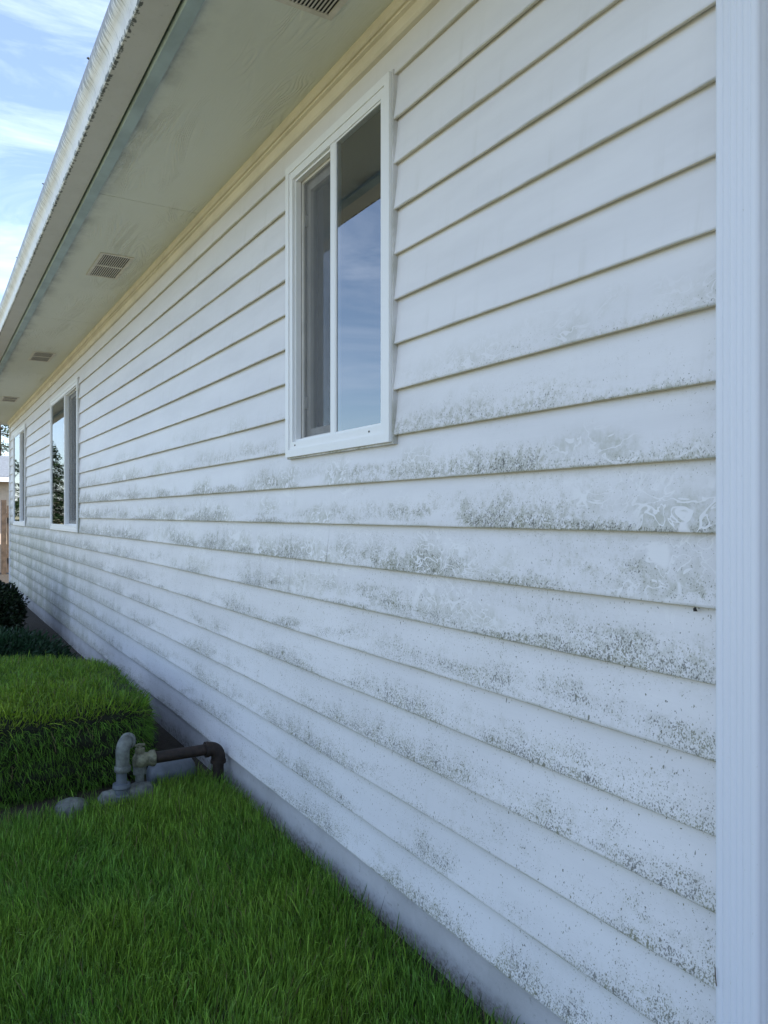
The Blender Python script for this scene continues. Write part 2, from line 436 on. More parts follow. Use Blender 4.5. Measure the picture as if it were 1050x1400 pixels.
# wall core with openings (cells of a grid, openings left out)
ys = sorted({Y0, Y1} | {w_[i] for w_ in wins for i in (0, 1)})
zs = sorted({0.12, SOF + 0.25} | {w_[i] for w_ in wins for i in (2, 3)})
mb = MB()
INS = 0.022
oy = sorted({Y0, Y1} | {w_[0] + INS for w_ in wins} | {w_[1] - INS for w_ in wins})
for a, b in zip(oy[:-1], oy[1:]):
    win = [w_ for w_ in wins if w_[0] < (a + b) / 2 < w_[1]]
    if win:
        mb.box(0.004, 0.12, a, b, 0.13, win[0][2] + INS); mb.box(0.004, 0.12, a, b, win[0][3] - INS, SOF + 0.2)
    else:
        mb.box(0.004, 0.12, a, b, 0.13, SOF + 0.2)
mb.build('wall', M['shadowline'], house)
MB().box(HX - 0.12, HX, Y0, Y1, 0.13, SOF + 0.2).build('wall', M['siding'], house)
for ya, yb in ((Y0, Y0 + 0.12), (Y1 - 0.12, Y1)):
    m_ = MB()
    m_.bm.faces.ensure_lookup_table()
    pr = [(0.121, 0.13), (HX - 0.121, 0.13), (HX - 0.121, SOF + 0.1), (HX / 2, SOF + 0.1 + HX / 2 * 0.33), (0.121, SOF + 0.1)]
    m_.prism_y(pr, ya, yb); m_.build('gable_wall', M['trim'], house)
fd = MB(); fd.box(0.006, HX - 0.006, Y0 + 0.01, Y1 - 0.01, -0.3, 0.1295); fd.build('foundation', M['foundation'], house)
# skirt board that shows below the siding
MB().box(-0.006, 0.0055, Y0, Y1 - 0.003, -0.15, kz(15) + 0.03).build('skirt_board', M['foundation'], house, bevel=0.002)
# partition walls make three rooms, so the panes look into a real depth
for py_ in (5.2, 9.8):
    MB().box(0.121, HX - 0.121, py_, py_ + 0.1, 0.13, SOF - 0.05).build('partition', M['room'], house)
MB().box(3.2, 3.3, Y0 + 0.121, Y1 - 0.121, 0.13, SOF - 0.05).build('partition', M['room'], house)
MB().box(0.121, HX - 0.121, Y0 + 0.121, Y1 - 0.121, SOF - 0.049, SOF + 0.02).build('ceiling', M['room'], house)

# siding boards, one object each
def wave(y, k):
    return 0.0026 * mnoise.noise(Vector((y * 1.3, k * 3.1, 0.5))) + 0.0007 * mnoise.noise(Vector((y * 5.0, k * 2.1, 4.5)))
def sag(y, k):
    return 0.0022 * mnoise.noise(Vector((y * 0.55, k * 0.7, 9.5)))
def siding_board(k, ya, yb, proud):
    zb = kz(k); lock = (k % 2 == 0)
    zt = min(zb + E + 0.010, TRIM_B + 0.03)
    if lock:
        prof = [(0.0005, zb+0.004, -0.05), (-0.0085, zb+0.0030, -0.04), (-0.0090, zb-0.0010, -0.03), (-0.0152, zb-0.0022, -0.02), (-0.0168, zb-0.0006, 0.0), (-0.0169, zb+0.003, 0.02)]
    else:
        prof = [(0.0005, zb+0.0025, -0.05), (-0.0148, zb-0.0016, -0.02), (-0.0166, zb+0.0000, 0.0), (-0.0168, zb+0.003, 0.02)]
    for f in (0.10, 0.25, 0.5, 0.75, 0.95):
        prof.append((-0.0168 + 0.0138 * f + 0.0012 * math.sin(f * math.pi), zb + E * f, f))
    prof.append((-0.0028, zt, (zt - zb) / E))
    # clip at window heights
    cuts = [w_[2] + 0.012 for w_ in wins] + [w_[3] - 0.012 for w_ in wins]
    out = []
    for a, b in zip(prof[:-1], prof[1:]):
        out.append(a)
        cs = sorted(c for c in cuts if a[1] + 1e-4 < c < b[1] - 1e-4)
        for c in cs:
            t = (c - a[1]) / (b[1] - a[1]); out.append(tuple(a[i] + (b[i] - a[i]) * t for i in range(3)))
    out.append(prof[-1]); prof = out
    st = set(np.round(np.arange(ya, yb, 0.11), 4)) | {ya, yb}
    for w_ in wins:
        for e_ in (w_[0] + 0.012, w_[1] - 0.012):
            if ya < e_ < yb: st.add(e_)
    st = sorted(st)
    npf = len(prof); V, F, UV = [], [], []
    for y in st:
        dx = wave(y, k); dz = sag(y, k)
        for (x, z, v) in prof:
            fr = max(0, min(1, -x / 0.0145))
            bottom = 1 if v < 0.03 else max(0, 1 - v)
            V.append((x + dx * fr - proud * fr, y, z + dz * bottom)); UV.append((y, v))
    for i in range(len(st) - 1):
        ym = (st[i] + st[i+1]) / 2
        for j in range(npf - 1):
            zm = (prof[j][1] + prof[j+1][1]) / 2
            if any(w_[0] + 0.011 < ym < w_[1] - 0.011 and w_[2] + 0.011 < zm < w_[3] - 0.011 for w_ in wins): continue
            F.append((i*npf+j, (i+1)*npf+j, (i+1)*npf+j+1, i*npf+j+1))
    if not F: return
    me = bpy.data.meshes.new('siding_board'); me.from_pydata(V, [], F)
    uvl = me.uv_layers.new(name='UVMap')
    idx = np.zeros(len(me.loops), np.int32); me.loops.foreach_get('vertex_index', idx)
    uvl.data.foreach_set('uv', np.array(UV, np.float32)[idx].ravel())
    bm = bmesh.new(); bm.from_mesh(me); bmesh.ops.remove_doubles(bm, verts=bm.verts, dist=1e-6)
    bmesh.ops.delete(bm, geom=[v for v in bm.verts if not v.link_faces], context='VERTS'); bm.to_mesh(me); bm.free()
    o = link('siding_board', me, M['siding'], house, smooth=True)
    me.set_sharp_from_angle(angle=R(35))
joints = {0: [-2.3, 1.36, 5.02, 8.68, 12.3], 1: [-4.1, -0.5, 3.2, 6.8, 10.4], 2: [-3.2, 0.52, 4.2, 7.9, 11.5]}
for k in range(-3, 16):
    js = [Y0] + joints[((k + 4) // 2) % 3] + [Y1 - 0.02]
    if ((k + 4) // 2) % 3 == 0 and k > -2: js = [Y0] + [j + 0.31 * (k % 5) for j in joints[0]][:-1] + [Y1 - 0.02]
    for i in range(len(js) - 1):
        if js[i+1] - js[i] > 0.05:
            a, b = js[i], js[i+1] + (0.025 if i < len(js) - 2 else 0)
            spans = [(a, b)]
            for w_ in wins:
                if kz(k) - 0.003 > w_[2] + 0.0115 and kz(k) + E + 0.010 < w_[3] - 0.0115:      # board stops at the window
                    e0, e1 = w_[0] + 0.012, w_[1] - 0.012
                    spans = [t for p, q in spans for t in ((p, min(q, e0)), (max(p, e1), q)) if t[1] - t[0] > 0.004]
            for p, q in spans: siding_board(k, p, q, 0.0 if i % 2 else 0.0011)

# corner post and frieze trim below the soffit
MB().box(-0.026, 0.09, Y1 - 0.03, Y1 + 0.022, kz(15) - 0.01, TRIM_B + 0.02).build('corner_post', M['vinyl'], house, bevel=0.003)
tz = SOF - TRIM_B
fp = [(0.003, SOF + 0.004), (-0.046, SOF + 0.004), (-0.046, SOF - 0.30*tz), (-0.040, SOF - 0.36*tz), (-0.033, SOF - 0.37*tz), (-0.033, SOF - 0.42*tz), (-0.038, SOF - 0.44*tz), (-0.038, SOF - 0.52*tz), (-0.028, SOF - 0.56*tz), (-0.028, SOF - 0.93*tz), (-0.022, TRIM_B), (0.003, TRIM_B)]
MB().prism_y(fp, Y0, Y1 + 0.03).build('frieze_trim', M['trim'], house)

# soffit sheets (butted panels), fascia, gutter
SX0 = -0.497
sj = [Y0 - 0.4, -3.75, -1.31, 1.13, 3.57, 6.02, 8.45, 10.89, Y1 + 0.45]
for a, b in zip(sj[:-1], sj[1:]):
    MB().box(SX0 + 0.001, -0.002, a + 0.002, b - 0.002, SOF, SOF + 0.012).build('soffit_panel', M['soffit'], house)
MB().box(SX0 + 0.002, 0.0, Y0 - 0.4, Y1 + 0.44, SOF + 0.013, SOF + 0.02).build('soffit_backing', M['shadowline'], house)
FX = SX0 - 0.040
MB().box(FX, SX0, Y0 - 0.45, Y1 + 0.45, SOF - 0.012, SOF + 0.16).build('fascia_board', M['fascia'], house, bevel=0.003)
# gutter: K profile, thin sheet
GB = SOF + 0.004
g0 = FX - 0.009
op = [(0.0, 0.118), (0.0, 0.0), (0.094, 0.0), (0.097, 0.004), (0.099, 0.030), (0.104, 0.047), (0.114, 0.060), (0.124, 0.072), (0.130, 0.086), (0.131, 0.110), (0.128, 0.117), (0.120, 0.118)]
ip = [(0.120, 0.1155), (0.126, 0.114), (0.1285, 0.108), (0.1275, 0.088), (0.122, 0.074), (0.112, 0.0625), (0.1015, 0.049), (0.0965, 0.031), (0.094, 0.003), (0.003, 0.003), (0.003, 0.118)]
m_ = MB()
stat = list(np.arange(Y0 - 0.5, Y1 + 0.5, 0.35)) + [Y1 + 0.5]
prof = [(g0 - a, GB + b) for a, b in op + ip]
rows = []
for y in stat:
    d = 0.0035 * mnoise.noise(Vector((y * 0.6, 0, 0))); d2 = 0.003 * mnoise.noise(Vector((y * 0.5, 4, 0)))
    rows.append([m_.bm.verts.new((x + d * (1 if x < g0 - 0.02 else 0), y, z + d2)) for x, z in prof])
for i in range(len(rows) - 1):
    for j in range(len(prof)):
        jn = (j + 1) % len(prof)
        m_.bm.faces.new((rows[i][j], rows[i][jn], rows[i+1][jn], rows[i+1][j]))
m_.bm.faces.new(rows[0]); m_.bm.faces.new(rows[-1][::-1])
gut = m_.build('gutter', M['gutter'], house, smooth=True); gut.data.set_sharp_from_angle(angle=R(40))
gut['label'] = 'white eave gutter with black streaks and moss along its lower bead'
# moss clumps along the lower bead of the gutter, and a few on the lip
mv, mf, mc = [], [], []
def blob(c, r):
    b0 = len(mv)
    for i in range(6):
        d = Vector(((1,0,0),(-1,0,0),(0,1,0),(0,-1,0),(0,0,1),(0,0,-1))[i]) * r * random.uniform(0.6, 1.3)
        mv.append((c[0]+d.x, c[1]+d.y, c[2]+d.z)); t = random.uniform(0.6, 1.2); mc.append((0.045*t, 0.045*t, 0.028*t))
    for a, b, c2 in ((0,2,4),(2,1,4),(1,3,4),(3,0,4),(2,0,5),(1,2,5),(3,1,5),(0,3,5)): mf.append((b0+a, b0+b, b0+c2))
y = 0.3
while y < 13.5:
    dens = 0.5 + 0.5 * mnoise.noise(Vector((y * 3, 0, 2)))
    if random.random() < max(0, dens - 0.45) * 1.2:
        blob((g0 - 0.0935 + random.uniform(-0.004, 0.007), y, GB - 0.0005 + random.uniform(-0.002, 0.001)), random.uniform(0.001, 0.003))
    y += random.uniform(0.002, 0.008)
for y in (1.72, 2.02, 2.75, 3.9, 5.1):
    blob((g0 - 0.131, y, GB + 0.119), random.uniform(0.004, 0.006))
o = np_mesh('moss', mv, mf, M['leaf'], gut, attr=np.array(mc)); tag(o, kind='stuff')

# roof: shingled slabs, two slopes
rs = 0.33
RZ = SOF + 0.165
for sgn in (0, 1):
    m_ = MB()
    xa, xb = FX - 0.045, HX / 2
    za, zb = RZ, RZ + (xb - xa) * rs
    pr = [(xa, za), (xb, zb), (xb, zb + 0.05), (xa, za + 0.022)]
    if sgn: pr = [(HX - x + 0.002, z) for x, z in pr]
    m_.prism_y(pr, Y0 - 0.45, Y1 + 0.45); m_.build('roof', M['shingle'], house)

# soffit vents
def soffit_vent(xc, yc):
    z = SOF
    m_ = MB()
    x0, x1, y0, y1 = xc - 0.088, xc + 0.088, yc - 0.225, yc + 0.225
    for a in ((x0, x1, y0, y0+0.018), (x0, x1, y1-0.018, y1), (x0, x0+0.018, y0+0.018, y1-0.018), (x1-0.018, x1, y0+0.018, y1-0.018), (x0+0.018, x1-0.018, yc-0.009, yc+0.009)):
        m_.box(a[0], a[1], a[2], a[3], z - 0.005, z - 0.0005)
    v = m_.build('soffit_vent', M['ventmetal'], house)
    MB().box(x0+0.004, x1-0.004, y0+0.004, y1-0.004, z - 0.0012, z - 0.0006).build('vent_screen', M['shadowline'], v)
    for ya, yb in ((y0+0.018, yc-0.009), (yc+0.009, y1-0.018)):
        l_ = MB(); x = x0 + 0.022
        while x < x1 - 0.022:
            l_.prism_y([(x, z-0.0045), (x+0.0045, z-0.0045), (x+0.0075, z-0.0014), (x+0.003, z-0.0014)], ya, yb); x += 0.0112
        l_.build('louvre', M['ventmetal'], v)
def on_soffit(px, py):
    d = FPX * (SOF - CAMH) / (703 - py); u = (px - 525) / FPX
    return CAMX + d * (math.sin(TH) + u * math.cos(TH)), d * (math.cos(TH) - u * math.sin(TH))
VENTS = [(0, 1.75), on_soffit(156, 365), on_soffit(63, 488), on_soffit(20, 546)]
for x, y in VENTS: soffit_vent(-0.245, y)
print('vents', VENTS, 'wins', wins, 'z15', kz(15), 'sof', SOF)

# windows -------------------------------------------------------------------------
def window(W, big):
    """picture window with a fixed light at the near end and a screened slider at the far end"""
    y0, y1, z0, z1 = W
    # outer casing, stepped: flange, then main frame
    o = MB().frame(-0.030, 0.004, y0, y1, z0, z1, 0.026).build('window', M['vinyl'], house, bevel=0.002)
    jc = MB().frame(-0.020, 0.003, y0 - 0.007, y1 + 0.007, z0 - 0.006, z1 + 0.006, 0.0065).build('channel_trim', M['siding'], o)
    fi0, fi1, gi0, gi1 = y0 + 0.0262, y1 - 0.0262, z0 + 0.0262, z1 - 0.0262
    MB().frame(-0.0255, 0.09, fi0, fi1, gi0, gi1, 0.026).build('frame', M['vinyl'], o, bevel=0.0015)
    a, b, c, d = fi0 + 0.0262, fi1 - 0.0262, gi0 + 0.0262, gi1 - 0.0262
    return o, a, b, c, d
def pane(o, y0, y1, z0, z1, x, mat='glass', name='pane'):
    return MB().box(x, x + 0.004, y0, y1, z0, z1).build(name, M[mat], o)
def make_window(W, kind):
    o, a, b, c, d = window(W, False)
    mid = (a + b) / 2
    if kind == 'near':
        mid = wy(456, -0.02)
        fix, sl = (a, mid - 0.015), (mid + 0.015, b)
    else:
        mid = a + (b - a) * 0.44
        sl, fix = (a, mid - 0.016), (mid + 0.016, b)
    MB().box(-0.0235, 0.07, mid - 0.0158, mid + 0.0158, c, d).build('mullion', M['vinyl'], o, bevel=0.0015)
    # fixed light: bead and glass close to the face
    MB().frame(-0.0215, 0.03, fix[0] + 0.0002, fix[1] - 0.0002, c + 0.0002, d - 0.0002, 0.006).build('glazing_bead', M['vinyl'], o, bevel=0.003)
    pane(o, fix[0] + 0.005, fix[1] - 0.005, c + 0.005, d - 0.005, -0.0185)
    pane(o, fix[0] + 0.005, fix[1] - 0.005, c + 0.005, d - 0.005, 0.004)
    # slider: track lip, screen, sash set back
    s0, s1 = sl
    MB().frame(-0.0145, 0.004, s0 + 0.0003, s1 - 0.0003, c + 0.0003, d - 0.0003, 0.008).build('track', M['vinyl'], o)
    MB().frame(0.008, 0.020, s0 + 0.0004, s1 - 0.0004, c + 0.0004, d - 0.0004, 0.016).build('screen_frame', M['sashgrey' if kind == 'near' else 'vinyl'], o, bevel=0.002)
    MB().box(0.0135, 0.0142, s0 + 0.012, s1 - 0.012, c + 0.012, d - 0.012).build('insect_screen', M['screen'], o)
    sa = MB().frame(0.024, 0.050, s0 + 0.0005, s1 - 0.0005, c + 0.0005, d - 0.0005, 0.045).build('sash', M['sashgrey'], o, bevel=0.003)
    pane(o, s0 + 0.04, s1 - 0.04, c + 0.04, d - 0.04, 0.036)
    if kind == 'near':
        for zz in (c + 0.14, d - 0.15):
            MB().box(0.0145, 0.0238, s1 - 0.028, s1 - 0.014, zz - 0.02, zz + 0.02).build('latch', M['sashgrey'], o, bevel=0.003)
    for yy in (W[0] + 0.12, W[1] - 0.075):
        MB().box(-0.0262, -0.0250, yy - 0.004, yy + 0.004, W[2] + 0.037, W[2] + 0.042).build('weep_hole', M['shadowline'], o)
    # blind hanging in the room
    bl = MB()
    yy = fix[0] - 0.02
    st_ = np.arange(fix[0] - 0.03, fix[1] + 0.03, 0.02)
    lo = c - 0.05
    pr = [(0.21 + 0.012 * math.sin(t * 60), t) for t in st_]
    vs_ = [(bl.bm.verts.new((x, t, lo)), bl.bm.verts.new((x, t, d + 0.03))) for x, t in pr]
    for p, q in zip(vs_[:-1], vs_[1:]): bl.bm.faces.new((p[0], q[0], q[1], p[1]))
    cur = bl.build('curtain', M['blind'], o, smooth=True)
    return o
w1 = make_window(W1, 'near'); w1['label'] = 'smaller white framed window with one screened half and one reflecting pane'
w2 = make_window(W2, 'far'); w2['label'] = 'white framed slider window with a conifer mirrored in its far pane'
w3 = make_window(W3, 'far'); w3['label'] = 'white framed slider window next to the far corner'

# downspout -------------------------------------------------------------------------
def spout_profile(cx, cy, wd=0.076, dp=0.052):
    pts = []
    yA, yB, xF, xB_ = cy + wd/2, cy - wd/2, cx - dp/2, cx + dp/2
    def rib(t): return 0.0022 * (0.5 - 0.5 * math.cos(2 * math.pi * t))
    r = 0.007
    N = 34
    for i in range(N + 1):                         # front face, far edge to near edge, fluted
        t = i / N; yy = yA - r - (wd - 2*r) * t
        f = 0
        if 0.08 < t < 0.92: f = 0.0026 * max(0, math.sin((t - 0.08) / 0.84 * math.pi * 9)) 
        pts.append((xF + f, yy))
    for a in (30, 60, 90): pts.append((xF + r - r*math.cos(R(a)), yB + r - r*math.sin(R(a))))
    for i in range(1, 14):
        t = i / 14; pts.append((xF + r + (dp - 2*r) * t, yB + (0.002 * max(0, math.sin(t * math.pi * 5)))))
    for a in (0, 30, 60, 90): pts.append((xB_ - r + r*math.sin(R(a)), yB + r - r*math.cos(R(a))))
    for a in (0, 30, 60, 90): pts.append((xB_ - r + r*math.cos(R(a)), yA - r + r*math.sin(R(a))))
    for a in (0, 30, 60): pts.append((xF + r - r*math.sin(R(a)), yA - r + r*math.cos(R(a))))
    return pts
DSX = -0.0175 - 0.027
DSY = wy(976, DSX - 0.026) - 0.038
pp = spout_profile(DSX, DSY)
m_ = MB()
path = [(0, 0.10), (0, 0.3), (0, 0.8), (0, 1.4), (0, 2.0), (0, 2.14), (-0.03, 2.21), (-0.30, 2.44), (-0.52, 2.54), (-0.55, 2.57), (-0.555, 2.645)]
path[-3:] = [(g0 - 0.05 - DSX + 0.03, 2.53), (g0 - 0.05 - DSX, 2.575), (g0 - 0.05 - DSX, GB + 0.002)]
rows = []
for i, (dx, z) in enumerate(path):
    a = path[max(i-1, 0)]; b = path[min(i+1, len(path)-1)]
    tx, tz_ = b[0]-a[0], b[1]-a[1]; l_ = math.hypot(tx, tz_); tx /= l_; tz_ /= l_
    rows.append([m_.bm.verts.new((DSX + dx + (x - DSX) * tz_, y, z - (x - DSX) * tx)) for x, y in pp])
for i in range(len(rows)-1):
    for j in range(len(pp)):
        jn = (j+1) % len(pp); m_.bm.faces.new((rows[i][j], rows[i][jn], rows[i+1][jn], rows[i+1][j]))
ds = m_.build('downspout', M['spout'], house, smooth=True); ds.data.set_sharp_from_angle(angle=R(50))
ds['label'] = 'white fluted metal downspout fixed against the siding'
m_ = MB(); m_.tube([(DSX, DSY, 0.105), (DSX - 0.02, DSY, 0.07), (DSX - 0.10, DSY, 0.045), (DSX - 0.22, DSY, 0.035)], [0.036, 0.036, 0.034, 0.034], 14)
m_.build('outlet_elbow', M['spout'], ds, smooth=True)
# small twig caught on the downspout, a dead leaf scrap on the siding
zt = CAMH - (1350 - 703) * 1.21 / FPX
tw = MB().tube([(DSX - 0.0285, DSY + 0.034, zt + 0.018), (DSX - 0.030, DSY + 0.0325, zt + 0.006), (DSX - 0.029, DSY + 0.031, zt - 0.010)], [0.0007, 0.001, 0.0007], 6).build('twig', M['bark'])
tag(tw, 'tiny curved twig stuck on the edge of the white downspout', 'twig')
ly, lz = wy(950, -0.014), kz(8) - 0.004
lf = MB(); 
q = [lf.bm.verts.new(p) for p in ((-0.0120, ly, lz + 0.004), (-0.0150, ly + 0.003, lz - 0.001), (-0.0125, ly + 0.004, lz - 0.006), (-0.0122, ly - 0.004, lz - 0.005), (-0.0155, ly - 0.003, lz))]
for f in ((0,1,4),(1,2,4),(2,3,4),(3,0,4)): lf.bm.faces.new([q[i] for i in f])
tag(lf.build('leaf_scrap', M['shadowline']), 'tiny black leaf scrap clinging under a siding lap', 'leaf')

# ------------------------------------------------------------------ pipework by the wall
pw = empty('pipe_assembly', (-0.30, 3.244, 0))
tag(pw, 'dark iron pipe and grey valve fittings rising beside the wall', 'pipework')
def ppart(mb_, name, mat, parent=pw, smooth=True, bevel=0):
    o = mb_.build(name, M[mat], parent, smooth=smooth, bevel=bevel)
    if smooth: o.data.set_sharp_from_angle(angle=R(45))
    o.data.transform(Matrix.Translation((0.30, -3.244, 0)))
    return o
PY, PZ = 3.244, 0.212
def arc(c, r, a0, a1, n=8):   # in the x-z plane
    return [(c[0] + r*math.cos(R(a0 + (a1-a0)*i/n)), PY, c[1] + r*math.sin(R(a0 + (a1-a0)*i/n))) for i in range(n+1)]
ppart(MB().tube([(-0.345, PY, PZ), (-0.105, PY, PZ)], 0.0235, 18), 'horizontal_pipe', 'iron')
e_ = MB(); e_.tube([(-0.112, PY, PZ)] + arc((-0.098, PZ - 0.038), 0.038, 90, 0) + [(-0.060, PY, PZ - 0.055)], 0.030, 18)
el = ppart(e_, 'elbow', 'iron')
ppart(MB().tube([(-0.118, PY, PZ), (-0.104, PY, PZ)], 0.0335, 18), 'collar', 'iron', el).location = (0, 0, 0)
ppart(MB().tube([(-0.060, PY, PZ - 0.052), (-0.060, PY, PZ - 0.064)], 0.0335, 18), 'collar', 'iron', el)
ppart(MB().tube([(-0.060, PY, PZ - 0.05), (-0.060, PY, -0.05)], 0.0235, 18), 'drop_pipe', 'iron')
# valve body
v_ = MB(); v_.tube([(-0.418, PY, PZ - 0.004), (-0.412, PY, PZ - 0.004), (-0.404, PY, PZ - 0.003), (-0.392, PY, PZ), (-0.375, PY, PZ), (-0.366, PY, PZ), (-0.355, PY, PZ), (-0.346, PY, PZ), (-0.334, PY, PZ)], [0.020, 0.026, 0.033, 0.037, 0.034, 0.028, 0.028, 0.034, 0.034], 14)
vb = ppart(v_, 'valve', 'brass')
ppart(MB().tube([(-0.343, PY, PZ), (-0.331, PY, PZ)], 0.0345, 6), 'union_nut', 'brass', vb, smooth=False)
ppart(MB().tube([(-0.392, PY, PZ + 0.02), (-0.392, PY, PZ + 0.048), (-0.392, PY, PZ + 0.052), (-0.392, PY, PZ + 0.066)], [0.020, 0.020, 0.011, 0.011], 8), 'stem', 'brass', vb)
ppart(MB().box(-0.412, -0.372, PY - 0.007, PY + 0.007, PZ + 0.058, PZ + 0.064), 'lever', 'brass', vb, smooth=False, bevel=0.002)
ppart(MB().tube([(-0.392, PY, PZ - 0.02), (-0.392, PY, PZ - 0.055), (-0.392, PY, PZ - 0.056), (-0.392, PY, -0.04)], [0.027, 0.027, 0.018, 0.018], 14), 'riser', 'galv')
# grey elbow that turns over behind the valve and drops
e2 = MB()
ed = Vector((0.62, 0.78, 0)); ec = Vector((-0.470, PY - 0.045, 0.268)); er = 0.034
epts = [Vector((-0.470, PY - 0.045, 0.20)), Vector((-0.470, PY - 0.045, 0.25))]
for q_ in range(9):
    a_ = R(180 - 105 * q_ / 8); epts.append(ec + ed * (er + er * math.cos(a_)) + Vector((0, 0, er * math.sin(a_))))
e2.tube(epts, [0.0265, 0.0265] + [0.0275] * 8 + [0.0265], 18)
e2o = ppart(e2, 'grey_elbow', 'galv')
ppart(MB().tube([(-0.470, PY - 0.045, 0.215), (-0.470, PY - 0.045, 0.211), (-0.470, PY - 0.045, 0.194), (-0.470, PY - 0.045, 0.190)], [0.029, 0.032, 0.032, 0.028], 18), 'collar', 'galv', e2o)
en = (epts[-1] - epts[-2]).normalized()
ppart(MB().tube([epts[-1] - en * 0.006, epts[-1] - en * 0.003, epts[-1] + en * 0.009, epts[-1] + en * 0.011], [0.028, 0.033, 0.033, 0.024], 18), 'collar', 'galv', e2o)
ppart(MB().tube([(-0.474, PY - 0.045, 0.195), (-0.474, PY - 0.045, 0.14)], 0.021, 14), 'nipple', 'bluepaint')
ppart(MB().tube([(-0.474, PY - 0.045, 0.145), (-0.474, PY - 0.045, 0.13), (-0.474, PY - 0.045, 0.125), (-0.474, PY - 0.045, 0.105), (-0.474, PY - 0.045, 0.10), (-0.474, PY - 0.045, 0.08)], [0.034, 0.036, 0.030, 0.030, 0.036, 0.036], 12), 'union', 'bluepaint')
ppart(MB().tube([(-0.474, PY - 0.045, 0.08), (-0.474, PY - 0.045, -0.03)], 0.026, 14), 'riser', 'bluepaint')
# body lying between the risers and a rounded body behind it
mbd = MB(); mbd.tube([(-0.56, PY - 0.03, 0.075), (-0.54, PY - 0.03, 0.078), (-0.44, PY - 0.03, 0.082), (-0.40, PY - 0.02, 0.082), (-0.36, PY - 0.02, 0.078), (-0.34, PY - 0.02, 0.075)], [0.022, 0.040, 0.044, 0.050, 0.044, 0.02], 16)
ppart(mbd, 'body', 'galv')
mb2 = MB(); mb2.tube([(-0.33, PY + 0.12, 0.10), (-0.315, PY + 0.12, 0.10), (-0.28, PY + 0.12, 0.105), (-0.18, PY + 0.12, 0.105), (-0.145, PY + 0.12, 0.10), (-0.13, PY + 0.12, 0.10)], [0.03, 0.048, 0.058, 0.058, 0.048, 0.03], 18)
ppart(mb2, 'meter_body', 'bluepaint')
mb3 = MB(); mb3.tube([(-0.66, PY - 0.03, -0.02), (-0.66, PY - 0.03, 0.085), (-0.66, PY - 0.03, 0.10), (-0.66, PY - 0.03, 0.110), (-0.66, PY - 0.03, 0.113)], [0.062, 0.062, 0.052, 0.028, 0.005], 18)
ppart(mb3, 'cap', 'galv')

# ------------------------------------------------------------------ grass
def blades(P, N, length, width, bend, tint, lean=None):
    """P base points, N unit growth directions; curved three-segment blades"""
    n = len(P)
    ref = rng.normal(size=(n, 3)); side = np.cross(N, ref); side /= np.linalg.norm(side, axis=1, keepdims=True) + 1e-9
    fw = np.cross(side, N)
    if lean is not None: fw = fw * 0.6 + lean
    lv = length[:, None]; wv = width[:, None]; bv = bend[:, None]
    p1 = P + N * lv * 0.45 + fw * lv * bv * 0.18
    p2 = P + N * lv * 0.80 + fw * lv * bv * 0.55
    p3 = P + N * lv * (1.0 - 0.25 * bv) + fw * lv * bv * 1.0
    V = np.stack([P - side*wv*0.5, P + side*wv*0.5, p1 - side*wv*0.5, p1 + side*wv*0.5, p2 - side*wv*0.34, p2 + side*wv*0.34, p3], 1).reshape(-1, 3)
    b = np.arange(n)[:, None] * 7
    F = np.concatenate([b + np.array([[0,1,3]]), b + np.array([[0,3,2]]), b + np.array([[2,3,5]]), b + np.array([[2,5,4]]), b + np.array([[4,5,6]])], 0)
    shade = np.array([1, 1, 1.0, 1.0, 1.0, 1.0, 1.0])
    C = (tint[:, None, :] * shade[None, :, None]).reshape(-1, 3)
    return V, F, C
def fbm(x, y, s, seed):
    r_ = np.random.default_rng(seed); out = np.zeros_like(x); a = 1
    for o_ in range(4):
        for _ in range(3):
            an = r_.uniform(0, 6.28); f = s * 2**o_ * r_.uniform(0.7, 1.3); ph = r_.uniform(0, 6.28)
            out += a * np.sin((x*math.cos(an) + y*math.sin(an)) * f + ph + 1.5*np.sin((x*math.sin(an) - y*math.cos(an)) * f * 0.7))
        a *= 0.55
    return out / 4.5
def green(n, base, var, yellow, t):
    c = np.array(base)[None] * (1 + var * rng.normal(size=(n, 1))).clip(0.35, 1.9)
    c[:, 0] *= 1 + yellow * t; c[:, 1] *= 1 + 0.35 * yellow * t
    dry = rng.random(n) < 0.03
    c[dry] = np.array([0.20, 0.17, 0.08])
    return c.clip(0.004, 0.6)
